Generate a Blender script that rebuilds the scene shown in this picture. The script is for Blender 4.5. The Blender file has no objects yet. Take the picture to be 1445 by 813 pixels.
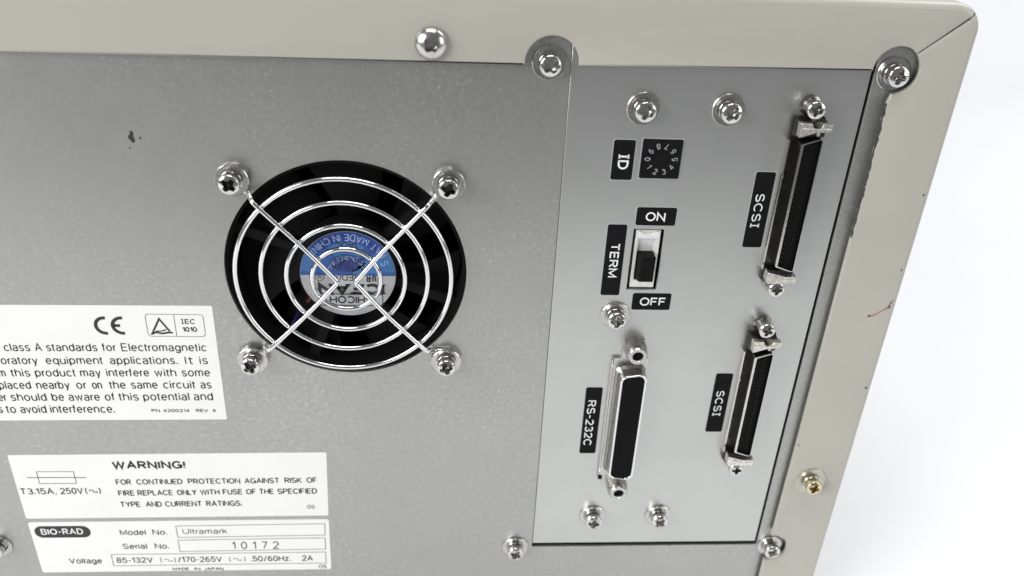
import bpy, bmesh, math, random
from mathutils import Vector, Matrix
random.seed(7)
U = 0.000833                      # one drawing unit in metres (the fan's screws are 60 units = 50 mm apart)
S = bpy.context.scene
COL = S.collection
rad = math.radians

# ------------------------------------------------------------------ camera
cd = bpy.data.cameras.new('camera')
cam = bpy.data.objects.new('camera', cd); COL.objects.link(cam)
Rz = Matrix.Rotation(-8.65188569e-02, 3, 'Z')
Rx = Matrix.Rotation(1.06885057, 3, 'X')
Rr = Matrix.Rotation(5.44850183e-02, 3, 'Z')
cam.matrix_world = Matrix.Translation(Vector((29.778, -229.777, 122.503)) * U) @ (Rz @ Rx @ Rr).to_4x4()
cd.sensor_fit = 'HORIZONTAL'; cd.sensor_width = 36.0
cd.lens = 36.0 * 1216.69 / 1445.0
cd.clip_start = 0.005; cd.clip_end = 50.0
cd.dof.use_dof = True
cd.dof.focus_distance = 0.218
cd.dof.aperture_fstop = 15.0
S.camera = cam

# ------------------------------------------------------------------ world, lamps, exposure
w = bpy.data.worlds.new('World'); S.world = w; w.use_nodes = True
bg = w.node_tree.nodes['Background']
bg.inputs['Color'].default_value = (0.95, 0.98, 1.0, 1); bg.inputs['Strength'].default_value = 0.17

def area(name, loc, target, sx, sy, power, col=(1, 1, 1)):
    l = bpy.data.lights.new(name, 'AREA'); l.shape = 'RECTANGLE'; l.size = sx; l.size_y = sy
    l.energy = power; l.color = col
    o = bpy.data.objects.new(name, l); COL.objects.link(o)
    o.location = loc
    d = Vector(target) - Vector(loc)
    o.rotation_euler = d.to_track_quat('-Z', 'Y').to_euler()
    return o
area('softbox_left', (-0.80, -0.60, 0.38), (0.0, 0.0, -0.02), 0.6, 0.6, 10.5, (1, 0.99, 0.975))
area('right_fill', (1.05, -0.62, 0.25), (0.0, 0.0, -0.02), 0.5, 0.6, 2.6, (1, 0.99, 0.975))  # weak fill added from the right, stands for no known lamp
area('softbox_overhead', (0.0, -0.22, 1.0), (0.03, 0.0, 0), 0.7, 0.3, 4.6, (1, 0.985, 0.96))
area('backdrop_fill', (0.85, 0.22, 0.75), (0.85, 0.17, -0.13), 0.7, 0.5, 8.6, (0.97, 0.98, 1.0))  # added lamp that whitens the table and backdrop
S.view_settings.view_transform = 'Standard'; S.view_settings.look = 'None'
S.view_settings.exposure = 0.11; S.view_settings.gamma = 1.0
S.view_settings.use_curve_mapping = False
S.render.engine = 'CYCLES'
S.cycles.max_bounces = 10; S.cycles.glossy_bounces = 6; S.cycles.diffuse_bounces = 5

# ------------------------------------------------------------------ materials
def mat(name, col, metal=0.0, rough=0.5, mottle=0.0, mottle_scale=0.05, rough_var=0.0, bump=0.0, bump_scale=2.0, coat=0.0, spec=0.5, extra=None):
    m = bpy.data.materials.new(name); m.use_nodes = True
    nt = m.node_tree; n = nt.nodes; L = nt.links
    b = n['Principled BSDF']
    b.inputs['Base Color'].default_value = (*col, 1); b.inputs['Metallic'].default_value = metal
    b.inputs['Roughness'].default_value = rough; b.inputs['Coat Weight'].default_value = coat
    b.inputs['Specular IOR Level'].default_value = spec
    tc = n.new('ShaderNodeTexCoord'); mp = n.new('ShaderNodeMapping')
    mp.inputs['Scale'].default_value = (1 / U,) * 3
    L.new(tc.outputs['Object'], mp.inputs['Vector'])
    vec = mp.outputs['Vector']
    if mottle > 0:
        nz = n.new('ShaderNodeTexNoise'); nz.inputs['Scale'].default_value = mottle_scale
        nz.inputs['Detail'].default_value = 6; nz.inputs['Roughness'].default_value = .62
        L.new(vec, nz.inputs['Vector'])
        mr = n.new('ShaderNodeMapRange'); mr.inputs['From Min'].default_value = .3; mr.inputs['From Max'].default_value = .7
        mr.inputs['To Min'].default_value = 1 - mottle; mr.inputs['To Max'].default_value = 1 + mottle
        L.new(nz.outputs['Fac'], mr.inputs['Value'])
        mx = n.new('ShaderNodeMix'); mx.data_type = 'RGBA'; mx.blend_type = 'MULTIPLY'
        mx.inputs['Factor'].default_value = 1; mx.inputs[6].default_value = (*col, 1)
        L.new(mr.outputs['Result'], mx.inputs[7]); L.new(mx.outputs[2], b.inputs['Base Color'])
    if rough_var > 0:
        nz = n.new('ShaderNodeTexNoise'); nz.inputs['Scale'].default_value = mottle_scale * 3
        nz.inputs['Detail'].default_value = 5
        L.new(vec, nz.inputs['Vector'])
        mr = n.new('ShaderNodeMapRange'); mr.inputs['From Min'].default_value = .3; mr.inputs['From Max'].default_value = .7
        mr.inputs['To Min'].default_value = rough - rough_var; mr.inputs['To Max'].default_value = rough + rough_var
        L.new(nz.outputs['Fac'], mr.inputs['Value']); L.new(mr.outputs['Result'], b.inputs['Roughness'])
    if bump > 0:
        nz = n.new('ShaderNodeTexNoise'); nz.inputs['Scale'].default_value = bump_scale; nz.inputs['Detail'].default_value = 3
        L.new(vec, nz.inputs['Vector'])
        bp = n.new('ShaderNodeBump'); bp.inputs['Strength'].default_value = 1.0; bp.inputs['Distance'].default_value = bump * U
        L.new(nz.outputs['Fac'], bp.inputs['Height']); L.new(bp.outputs['Normal'], b.inputs['Normal'])
    if extra: extra(m, nt, b, vec)
    return m

def mixcol(nt, b, fac, col):
    """lay another colour over whatever feeds Base Color, by a factor socket"""
    mx = nt.nodes.new('ShaderNodeMix'); mx.data_type = 'RGBA'
    src = b.inputs['Base Color']
    if src.is_linked: nt.links.new(src.links[0].from_socket, mx.inputs[6])
    else: mx.inputs[6].default_value = src.default_value
    mx.inputs[7].default_value = (*col, 1)
    nt.links.new(fac, mx.inputs['Factor']); nt.links.new(mx.outputs[2], b.inputs['Base Color'])

def noise(nt, vec, scale, detail=2, rough=.5):
    z = nt.nodes.new('ShaderNodeTexNoise'); z.inputs['Scale'].default_value = scale
    z.inputs['Detail'].default_value = detail; z.inputs['Roughness'].default_value = rough
    nt.links.new(vec, z.inputs['Vector']); return z.outputs['Fac']
def rng(nt, v, a, b_, c=0.0, d=1.0):
    m = nt.nodes.new('ShaderNodeMapRange'); nt.links.new(v, m.inputs['Value'])
    for k, x in zip(('From Min', 'From Max', 'To Min', 'To Max'), (a, b_, c, d)): m.inputs[k].default_value = x
    return m.outputs['Result']
def math_(nt, op, a, b_=None):
    m = nt.nodes.new('ShaderNodeMath'); m.operation = op
    for i, x in enumerate((a, b_)):
        if x is None: continue
        if isinstance(x, (int, float)): m.inputs[i].default_value = x
        else: nt.links.new(x, m.inputs[i])
    return m.outputs[0]

def galv(m, nt, b, vec):            # zinc flecks, fine sparkle, faint scratches, a few dust dots
    g1 = noise(nt, vec, 0.55, 5, .8)
    patch = rng(nt, noise(nt, vec, .012, 2, .5), .38, .60, .25, 1)
    mixcol(nt, b, math_(nt, 'MULTIPLY', patch, rng(nt, g1, .50, .68, 0, .20)), (.80, .80, .78)); mixcol(nt, b, math_(nt, 'MULTIPLY', patch, rng(nt, g1, .50, .32, 0, .20)), (.22, .22, .21))
    f = noise(nt, vec, 0.9, 4, .7)
    fl = rng(nt, f, .575, .64)
    area_ = rng(nt, noise(nt, vec, .018, 3, .6), .42, .56)
    mixcol(nt, b, math_(nt, 'MULTIPLY', math_(nt, 'MULTIPLY', fl, area_), .30), (.93, .94, .92))
    dk = rng(nt, noise(nt, vec, 1.5, 2, .6), .66, .74)
    mixcol(nt, b, math_(nt, 'MULTIPLY', dk, .25), (.22, .22, .21))
    mp = nt.nodes.new('ShaderNodeMapping'); mp.inputs['Scale'].default_value = (.05, 1, 3.0)
    nt.links.new(vec, mp.inputs['Vector'])
    sc = rng(nt, noise(nt, mp.outputs[0], 1.0, 2, .5), .70, .74)
    mixcol(nt, b, math_(nt, 'MULTIPLY', sc, .25), (.9, .9, .9))
def plated(m, nt, b, vec):          # smoother plate with a long faint grain and dust
    mp = nt.nodes.new('ShaderNodeMapping'); mp.inputs['Scale'].default_value = (.03, 1, 1.6)
    nt.links.new(vec, mp.inputs['Vector'])
    g = noise(nt, mp.outputs[0], 1.0, 5, .6)
    mixcol(nt, b, rng(nt, g, .5, .8, 0, .12), (.8, .81, .81))
def chips(m, nt, b, vec):           # worn paint: tiny dark nicks
    dk = rng(nt, noise(nt, vec, .35, 4, .75), .735, .75)
    mixcol(nt, b, math_(nt, 'MULTIPLY', dk, .5), (.16, .15, .14))

M = {}
M['panel'] = mat('galvanised_sheet', (.420, .421, .406), .82, .37, .035, .03, .012, .020, 1.6, extra=galv)
M['plate'] = mat('plated_sheet', (.555, .560, .545), .88, .33, .04, .02, 0, 0, .6, extra=plated)
M['beige'] = mat('beige_enamel', (.43, .413, .37), 0, .34, .03, .03, .03, .020, 2.2, extra=chips)
M['bare'] = mat('bare_steel_edge', (.14, .14, .14), .9, .5, .4, .8)
M['chrome'] = mat('nickel_plating', (.66, .65, .63), 1, .14, .12, .5, .06, .016, .9)
M['wire'] = mat('chrome_wire', (.80, .80, .80), 1, .09)
M['washer'] = mat('zinc_washer', (.55, .54, .52), 1, .25, .10, .6, .05)
M['gold'] = mat('yellow_passivated_screw', (.66, .58, .40), 1, .18, .15, .6)
M['dullchrome'] = mat('tin_plated_shell', (.34, .33, .31), 1, .26, .10, .15, .03)
M['cast'] = mat('cast_metal_clip', (.74, .72, .67), 1, .34, .3, 1.1, .06, .10, 2.0)
M['darkmetal'] = mat('blackened_shell', (.085, .082, .078), .95, .28, .3, .3)
M['black'] = mat('black_plastic', (.005, .005, .005), 0, .6, spec=.08)
M['whitemetal'] = mat('bright_tinned_frame', (.80, .80, .78), .35, .42, .10, .8, 0, .06, 1.5)
M['slider'] = mat('black_slider_plastic', (.004, .004, .004), 0, .5, spec=.12)
M['void'] = mat('unlit_interior_black', (.006, .006, .006), 0, .9, spec=.1)
M['fanblack'] = mat('fan_plastic', (.011, .011, .011), 0, .6, spec=.04)
M['tape'] = mat('black_label_tape', (.008, .008, .009), 0, .6, .2, .3, spec=.08)
M['tape_edge'] = mat('label_tape_edge', (.45, .46, .46), 0, .4)
M['paper'] = mat('white_label_paper', (.80, .80, .79), 0, .5, .02, .05)
M['ink'] = mat('black_print', (.022, .022, .024), 0, .5)
M['greyink'] = mat('grey_print', (.11, .11, .115), 0, .5)
M['white'] = mat('white_print', (.82, .83, .83), 0, .5)
M['dialprint'] = mat('worn_dial_print', (.45, .46, .46), 0, .6, .3, 1.0)
M['beigewasher'] = mat('beige_reflection_washer', (.50, .48, .42), .75, .30, .06, .4)  # metal washer with the cover's beige reflection put into its colour
M['domed'] = mat('dull_domed_head', (.58, .57, .55), 1, .22, .15, .5, .06)
M['blue'] = mat('blue_print', (.03, .095, .33), 0, .3)
M['lightblue'] = mat('light_blue_print', (.05, .17, .42), 0, .3)
M['deepblue'] = mat('deep_blue_print', (.025, .05, .25), 0, .3)
M['paleblue'] = mat('pale_blue_print', (.35, .50, .78), 0, .3)
M['silver'] = mat('silver_label_foil', (.50, .50, .51), .4, .35, .08, .2)
M['red'] = mat('red_wire_insulation', (.09, .008, .01), 0, .4)
M['bluewire'] = mat('blue_wire_insulation', (.015, .012, .08), 0, .4)
M['scuff'] = mat('red_scuff', (.33, .215, .20), 0, .6, .7, 1.0)
M['dirt'] = mat('dark_speck', (.02, .02, .02), 0, .7)
M['pin'] = mat('contact_metal', (.10, .09, .07), 1, .3)
M['table'] = mat('white_table_top', (.86, .865, .87), 0, .45, .01, .01)
M['wall'] = mat('pale_wall_paint', (.76, .77, .785), 0, .8, .01, .01)

# ------------------------------------------------------------------ mesh helpers; local points are (x, z, h): right, up, towards the viewer
TABLE_Z = -160.0
ROOT_LOC = Vector((-45.0, 160.0, TABLE_Z+.6))
root = bpy.data.objects.new('lab_instrument', None); COL.objects.link(root)
root.location = ROOT_LOC * U
root['label'] = 'beige and grey steel lab instrument, back panel with round fan guard, connectors and white labels'
root['category'] = 'lab instrument'

def V3(x, z, h): return Vector((x, -h, z)) * U

class B:
    def __init__(s): s.bm = bmesh.new()
    def loop(s, pts, h): return [s.bm.verts.new(V3(p[0], p[1], h)) for p in pts]
    def plate(s, outer, holes, h0, h1, sides=True, hole_sides=True):
        """flat sheet with holes, front at h1, back at h0; outlines any winding"""
        front = []
        def area2(p): return sum(p[i][0]*p[(i+1) % len(p)][1]-p[(i+1) % len(p)][0]*p[i][1] for i in range(len(p)))
        outer = outer if area2(outer) > 0 else outer[::-1]
        holes = [h if area2(h) < 0 else h[::-1] for h in holes]
        loops = [s.loop(p, h1) for p in [outer]+holes]
        edges = []
        for l in loops:
            edges += [s.bm.edges.new((l[i], l[(i+1) % len(l)])) for i in range(len(l))]
        r = bmesh.ops.triangle_fill(s.bm, use_beauty=True, use_dissolve=False, edges=edges)
        fs = [g for g in r['geom'] if isinstance(g, bmesh.types.BMFace)]
        for f in fs:
            f.normal_update()
            if f.normal.y > 0: f.normal_flip()
        if h0 is not None:
            mp = {}
            for l in loops:
                for v in l:
                    mp[v] = s.bm.verts.new(v.co + Vector((0, (h1-h0)*U, 0)))
            for f in fs:
                s.bm.faces.new([mp[v] for v in reversed(f.verts)])
            for k, l in enumerate(loops):
                if (k == 0 and not sides) or (k > 0 and not hole_sides): continue
                for i in range(len(l)):
                    a, b = l[i], l[(i+1) % len(l)]
                    s.bm.faces.new((b, a, mp[a], mp[b]))
        return s
    def poly(s, pts, h0, h1): return s.plate(pts, [], h0, h1)
    def box(s, x0, x1, z0, z1, h0, h1): return s.poly([(x0, z0), (x1, z0), (x1, z1), (x0, z1)], h0, h1)
    def taper(s, p0, h0, p1, h1):
        """solid between two outlines of equal count"""
        a = s.loop(p0, h0); b = s.loop(p1, h1); n = len(a)
        s.bm.faces.new(list(reversed(a))); s.bm.faces.new(b)
        for i in range(n): s.bm.faces.new((a[i], a[(i+1) % n], b[(i+1) % n], b[i]))
        return s
    def lathe(s, prof, cx=0, cz=0, n=40, close=False):
        rings = []
        for r, h in prof:
            if r < 1e-6: rings.append([s.bm.verts.new(V3(cx, cz, h))])
            else: rings.append([s.bm.verts.new(V3(cx+r*math.cos(2*math.pi*i/n), cz+r*math.sin(2*math.pi*i/n), h)) for i in range(n)])
        if close: rings.append(rings[0])
        for A, C in zip(rings, rings[1:]):
            for i in range(n):
                j = (i+1) % n
                if len(A) == 1 and len(C) == 1: continue
                if len(A) == 1: s.bm.faces.new((A[0], C[j], C[i]))
                elif len(C) == 1: s.bm.faces.new((A[i], A[j], C[0]))
                else: s.bm.faces.new((A[i], A[j], C[j], C[i]))
        return s
    def tube(s, path, r, n=12, closed=False):
        """path of (x, z, h)"""
        P = [Vector((p[0], -p[2], p[1])) for p in path]; m = len(P); rings = []
        up = None
        for i in range(m):
            if closed: t = P[(i+1) % m]-P[i-1]
            else: t = P[min(i+1, m-1)]-P[max(i-1, 0)]
            t.normalize()
            if up is None:
                up = Vector((0, -1, 0)) if abs(t.y) < .9 else Vector((0, 0, 1))
            u = (up - t*up.dot(t)).normalized(); up = u; v = t.cross(u)
            rings.append([s.bm.verts.new((P[i]+(u*math.cos(a)+v*math.sin(a))*r)*U) for a in [2*math.pi*k/n for k in range(n)]])
        if closed: rings.append(rings[0])
        for A, C in zip(rings, rings[1:]):
            for k in range(n): s.bm.faces.new((A[k], A[(k+1) % n], C[(k+1) % n], C[k]))
        if not closed:
            s.bm.faces.new(list(reversed(rings[0]))); s.bm.faces.new(rings[-1])
        return s
    def mesh(s, name, fix=True):
        if fix: bmesh.ops.recalc_face_normals(s.bm, faces=s.bm.faces)
        me = bpy.data.meshes.new(name); s.bm.to_mesh(me); s.bm.free()
        me.polygons.foreach_set('use_smooth', [True]*len(me.polygons)); me.set_sharp_from_angle(angle=rad(32))
        return me
    def obj(s, name, m, parent=root, at=(0, 0, 0), label=None, bevel=0, fix=True):
        me = s.mesh(name, fix); me.materials.append(M[m] if isinstance(m, str) else m)
        return link(name, me, parent, at, label, bevel)

def link(name, data, parent=root, at=(0, 0, 0), label=None, bevel=0):
    o = bpy.data.objects.new(name, data); COL.objects.link(o)
    if parent is not None: o.parent = parent
    p = V3(*at)
    o.location = p - root.location if parent is root else p
    if label: o['label'] = label
    if bevel:
        bv = o.modifiers.new('edge', 'BEVEL'); bv.width = bevel*U; bv.segments = 2; bv.limit_method = 'ANGLE'; bv.angle_limit = rad(40)
        bv.harden_normals = False
    return o

def rrect(x0, x1, z0, z1, r, n=6):
    pts = []
    for cx, cz, a in ((x1-r, z1-r, 0), (x0+r, z1-r, 90), (x0+r, z0+r, 180), (x1-r, z0+r, 270)):
        for k in range(n+1):
            t = rad(a+90*k/n); pts.append((cx+r*math.cos(t), cz+r*math.sin(t)))
    return pts
def circ(cx, cz, r, n=64): return [(cx+r*math.cos(2*math.pi*i/n), cz+r*math.sin(2*math.pi*i/n)) for i in range(n)]
def arc(cx, cz, r, a0, a1, n=20): return [(cx+r*math.cos(rad(a0+(a1-a0)*i/n)), cz+r*math.sin(rad(a0+(a1-a0)*i/n))) for i in range(n+1)]
def rpoly(pts, r, n=5):
    """round the corners of a polygon"""
    out = []
    for i, p in enumerate(pts):
        a = Vector(pts[i-1]); b = Vector(p); c = Vector(pts[(i+1) % len(pts)])
        u = (a-b).normalized(); v = (c-b).normalized(); ang = u.angle(v); d = r/math.tan(ang/2)
        p0 = b+u*d; p1 = b+v*d; ctr = b+(u+v).normalized()*(r/math.sin(ang/2))
        for k in range(n+1):
            t = k/n; q = (p0*(1-t)+p1*t)-ctr; q = q.normalized()*r+ctr; out.append((q.x, q.y))
    return out

# ------------------------------------------------------------------ stroke lettering
def E(cx, cy, rx, ry, a0, a1, n=None):
    n = n or max(4, int(abs(a1-a0)/15))
    return [(cx+rx*math.cos(rad(a0+(a1-a0)*i/n)), cy+ry*math.sin(rad(a0+(a1-a0)*i/n))) for i in range(n+1)]
G = {
 'A': (.72, [[(0, 0), (.36, 1), (.72, 0)], [(.12, .34), (.60, .34)]]),
 'B': (.62, [[(0, 0), (0, 1), (.36, 1)]+E(.36, .765, .22, .235, 90, -90)+[(0, .53)], [(.36, .53)]+E(.38, .265, .24, .265, 90, -90)+[(0, 0)]]),
 'C': (.70, [E(.37, .5, .37, .5, 42, 318)]),
 'D': (.68, [[(0, 0), (0, 1), (.28, 1)]+E(.28, .5, .40, .5, 90, -90)+[(0, 0), (0, .05)]]),
 'E': (.56, [[(.56, 1), (0, 1), (0, 0), (.56, 0)], [(0, .52), (.51, .52)]]),
 'F': (.54, [[(.54, 1), (0, 1), (0, 0)], [(0, .50), (.48, .50)]]),
 'G': (.74, [E(.38, .5, .38, .5, 42, 345)+[(.74, .46), (.42, .46)], [(.74, .46), (.74, 0)]]),
 'H': (.64, [[(0, 0), (0, 1)], [(.64, 0), (.64, 1)], [(0, .52), (.64, .52)]]),
 'I': (.0, [[(0, 0), (0, 1)]]),
 '|': (.36, [[(.18, 0), (.18, 1)], [(0, 1), (.36, 1)], [(0, 0), (.36, 0)]]),
 'J': (.46, [[(.46, 1), (.46, .26)]+E(.23, .26, .23, .26, 0, -180)]),
 'K': (.64, [[(0, 0), (0, 1)], [(.60, 1), (0, .36)], [(.20, .56), (.64, 0)]]),
 'L': (.50, [[(0, 1), (0, 0), (.50, 0)]]),
 'M': (.78, [[(0, 0), (0, 1), (.39, .12), (.78, 1), (.78, 0)]]),
 'N': (.66, [[(0, 0), (0, 1), (.66, 0), (.66, 1)]]),
 'O': (.78, [E(.39, .5, .39, .5, 0, 360)]),
 'P': (.58, [[(0, 0), (0, 1), (.32, 1)]+E(.32, .74, .26, .26, 90, -90)+[(0, .48)]]),
 'R': (.62, [[(0, 0), (0, 1), (.34, 1)]+E(.34, .75, .25, .25, 90, -90)+[(0, .50)], [(.30, .50), (.62, 0)]]),
 'S': (.62, [E(.31, .745, .29, .255, 25, 265)+E(.31, .245, .31, .25, 80, -158)]),
 'T': (.62, [[(0, 1), (.62, 1)], [(.31, 1), (.31, 0)]]),
 'U': (.64, [[(0, 1), (0, .32)]+E(.32, .32, .32, .32, 180, 360)+[(.64, 1)]]),
 'V': (.70, [[(0, 1), (.35, 0), (.70, 1)]]),
 'W': (1.0, [[(0, 1), (.25, 0), (.5, .95), (.75, 0), (1.0, 1)]]),
 'Y': (.68, [[(0, 1), (.34, .45), (.68, 1)], [(.34, .45), (.34, 0)]]),
 'a': (.46, [E(.23, .53, .21, .20, 160, 0)+[(.44, .14)]+E(.50, .08, .06, .08, 180, 260), [(.44, .43), (.22, .40)]+E(.20, .20, .20, .20, 95, 270)+E(.26, .18, .18, .18, 270, 350)]),
 'b': (.48, [[(0, 1), (0, 0)], E(.24, .365, .24, .365, 180, -180)]),
 'c': (.44, [E(.24, .365, .24, .365, 40, 320)]),
 'd': (.48, [[(.48, 1), (.48, 0)], E(.24, .365, .24, .365, 0, 360)]),
 'e': (.48, [[(.02, .38), (.48, .38)]+E(.24, .365, .24, .365, 4, 318)]),
 'f': (.30, [[(.13, 0), (.13, .84)]+E(.27, .84, .14, .15, 180, 95), [(0, .71), (.28, .71)]]),
 'g': (.48, [E(.24, .365, .24, .365, 0, 360), [(.48, .72), (.48, -.04)]+E(.24, -.04, .24, .22, 0, -155)]),
 'h': (.46, [[(0, 0), (0, 1)], [(0, .45)]+E(.23, .48, .23, .25, 180, 0)+[(.46, 0)]]),
 'i': (.0, [[(0, 0), (0, .71)], [(0, .86), (0, 1.0)]]),
 'k': (.46, [[(0, 0), (0, 1)], [(.42, .71), (0, .27)], [(.15, .42), (.46, 0)]]),
 'l': (.0, [[(0, 0), (0, 1)]]),
 'm': (.74, [[(0, 0), (0, .72)], [(0, .48)]+E(.185, .51, .185, .22, 180, 0)+[(.37, 0)], [(.37, .48)]+E(.555, .51, .185, .22, 180, 0)+[(.74, 0)]]),
 'n': (.46, [[(0, 0), (0, .72)], [(0, .45)]+E(.23, .48, .23, .25, 180, 0)+[(.46, 0)]]),
 'o': (.50, [E(.25, .365, .25, .365, 0, 360)]),
 'p': (.48, [[(0, .72), (0, -.26)], E(.24, .365, .24, .365, 180, -180)]),
 'q': (.48, [[(.48, .72), (.48, -.26)], E(.24, .365, .24, .365, 0, 360)]),
 'r': (.20, [[(0, 0), (0, .72)], [(0, .45)]+E(.22, .45, .22, .26, 180, 88)]),
 's': (.42, [E(.21, .54, .19, .19, 25, 262)+E(.21, .185, .21, .185, 80, -155)]),
 't': (.27, [[(.11, .92), (.11, .14)]+E(.23, .14, .12, .13, 180, 275), [(0, .71), (.26, .71)]]),
 'u': (.46, [[(0, .72), (0, .25)]+E(.23, .25, .23, .25, 180, 360), [(.46, .72), (.46, 0)]]),
 'v': (.46, [[(0, .72), (.23, 0), (.46, .72)]]),
 'w': (.70, [[(0, .72), (.175, 0), (.35, .70), (.525, 0), (.70, .72)]]),
 'y': (.46, [[(0, .72), (.23, .02)], [(.46, .72), (.20, -.12)]+E(.08, -.12, .12, .13, 0, -90)]),
 'z': (.44, [[(0, .71), (.44, .71), (0, 0), (.44, 0)]]),
 '0': (.56, [E(.28, .5, .28, .5, 0, 360)]),
 '1': (.26, [[(0, .76), (.26, .98), (.26, 0)]]),
 '2': (.56, [E(.28, .72, .27, .28, 165, -30)+[(0, 0), (.57, 0)]]),
 '3': (.56, [E(.28, .755, .25, .245, 155, -90)+E(.28, .26, .28, .26, 90, -155)]),
 '4': (.60, [[(.44, 0), (.44, .97), (0, .27), (.60, .27)]]),
 '5': (.56, [[(.52, 1), (.10, 1), (.05, .52)]+E(.27, .32, .29, .32, 125, -150)]),
 '6': (.56, [E(.29, .31, .27, .31, 0, 360), E(.36, .42, .34, .58, 70, 175)+[(.02, .31)]]),
 '7': (.54, [[(0, 1), (.54, 1), (.18, 0)]]),
 '8': (.56, [E(.28, .76, .23, .24, 0, 360), E(.28, .26, .28, .26, 0, 360)]),
 '9': (.56, [E(.27, .69, .27, .31, 0, 360), E(.20, .58, .34, .58, -110, -5)+[(.54, .69)]]),
 '.': (.0, [[(0, -.02), (0, .15)]]),
 ',': (.05, [[(.05, .09), (.05, 0), (0, -.14)]]),
 '!': (.0, [[(0, .30), (0, 1)], [(0, 0), (0, .11)]]),
 '-': (.30, [[(0, .42), (.30, .42)]]),
 '/': (.36, [[(0, -.05), (.36, 1.02)]]),
 '(': (.16, [E(.34, .45, .34, .62, 130, 230)]),
 ')': (.16, [E(-.18, .45, .34, .62, 50, -50)]),
 '~': (.80, [E(.22, .40, .22, .22, 180, 0, 8)+E(.66, .40, .22, .22, 180, 360, 8)[1:]]),
 '.c': (0, []),
}
def stroke(bm, pts, hw, to3):
    """constant-width ribbon along pts (2-D), mitred; to3 turns a 2-D point into a 3-D one"""
    P = [Vector(p) for p in pts]
    Q = [P[0]]
    for p in P[1:]:
        if (p-Q[-1]).length > 1e-5: Q.append(p)
    P = Q; n = len(P)
    if n < 2: return
    closed = (P[0]-P[-1]).length < 1e-4 and n > 3
    if closed: P = P[:-1]; n -= 1
    L, R = [], []
    for i in range(n):
        if closed: d0 = (P[i]-P[i-1]).normalized(); d1 = (P[(i+1) % n]-P[i]).normalized()
        else:
            d1 = (P[i+1]-P[i]).normalized() if i < n-1 else (P[i]-P[i-1]).normalized()
            d0 = (P[i]-P[i-1]).normalized() if i > 0 else d1
        nn = Vector((-d0.y, d0.x))+Vector((-d1.y, d1.x))
        if nn.length < .3: nn = Vector((-d1.y, d1.x))
        nn.normalize(); k = hw/max(.42, nn.dot(Vector((-d1.y, d1.x))))
        L.append(bm.verts.new(to3(P[i]+nn*k))); R.append(bm.verts.new(to3(P[i]-nn*k)))
    for i in range(n if closed else n-1):
        j = (i+1) % n
        bm.faces.new((R[i], R[j], L[j], L[i]))

TH = .05
def text(b, s, x0, z0, x1, z1, cap, weight, h=TH, fit=True, serif=0, gap=None):
    """write s from (x0,z0) to (x1,z1) on the baseline, cap height cap; weight is stroke width / cap"""
    gap = gap if gap is not None else .24
    A = Vector((x0, z0)); D = Vector((x1, z1))-A; Ln = D.length; d = D/Ln; up = Vector((-d.y, d.x))
    adv = []; x = 0
    for ch in s:
        if ch == ' ': adv.append(x); x += .35; continue
        if x > 0 and ch in 'ftv': x -= .07
        adv.append(x); x += G[ch][0]+gap
        if ch in 'rftv': x -= .06
    total = x-gap; hw = weight/2
    sx = (Ln/cap-2*hw)/total if total > 0 else 1
    for ch, ax in zip(s, adv):
        if ch == ' ': continue
        for ln in G[ch][1]:
            pts = [((ax+p[0])*sx+hw, hw+p[1]*(1-2*hw)) for p in ln]
            to3 = lambda p: V3(*(A+d*(p[0]*cap)+up*(p[1]*cap)), h)
            stroke(b.bm, pts, hw, to3)
            if serif and ch in 'ILFNTAPM10ECH' and len(pts) >= 2:
                for e in (pts[0], pts[-1]):
                    if e[1] < .2 or e[1] > .8:
                        yy = e[1]
                        stroke(b.bm, [(e[0]-serif, yy), (e[0]+serif, yy)], hw*.5, to3)
def rtext(b, s, cx, cz, r, a0, a1, cap, weight, h=TH):
    """text on an arc read anticlockwise from angle a0 to a1 (degrees), letter tops towards the centre"""
    tot = sum((G[c][0]+.26 if c != ' ' else .45) for c in s); k = 0
    for c in s:
        wd = G[c][0] if c != ' ' else .2
        a = rad(a0+(a1-a0)*(k+wd/2)/tot); k += (wd+.26) if c != ' ' else .45
        if c == ' ': continue
        d = Vector((-math.sin(a), math.cos(a))); up = -Vector((math.cos(a), math.sin(a)))
        A = Vector((cx, cz))-up*r-d*(wd*cap/2)
        for ln in G[c][1]:
            stroke(b.bm, ln, weight*.5/cap, lambda p: V3(*(A+d*(p[0]*cap)+up*(p[1]*cap)), h))

# ------------------------------------------------------------------ the setting
def slab(name, x0, x1, y0, y1, z0, z1, m):
    bm = bmesh.new(); bmesh.ops.create_cube(bm, size=1)
    for v in bm.verts: v.co = Vector(((x0+x1)/2+v.co.x*(x1-x0), (y0+y1)/2+v.co.y*(y1-y0), (z0+z1)/2+v.co.z*(z1-z0)))*U
    me = bpy.data.meshes.new(name); bm.to_mesh(me); bm.free(); me.materials.append(M[m])
    o = bpy.data.objects.new(name, me); COL.objects.link(o); o['kind'] = 'structure'
    bv = o.modifiers.new('edge', 'BEVEL'); bv.width = (45 if name == 'table' else 2)*U; bv.segments = 5
    return o
slab('table', -1500, 2100, -420, 720, TABLE_Z-30, TABLE_Z, 'table')
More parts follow.
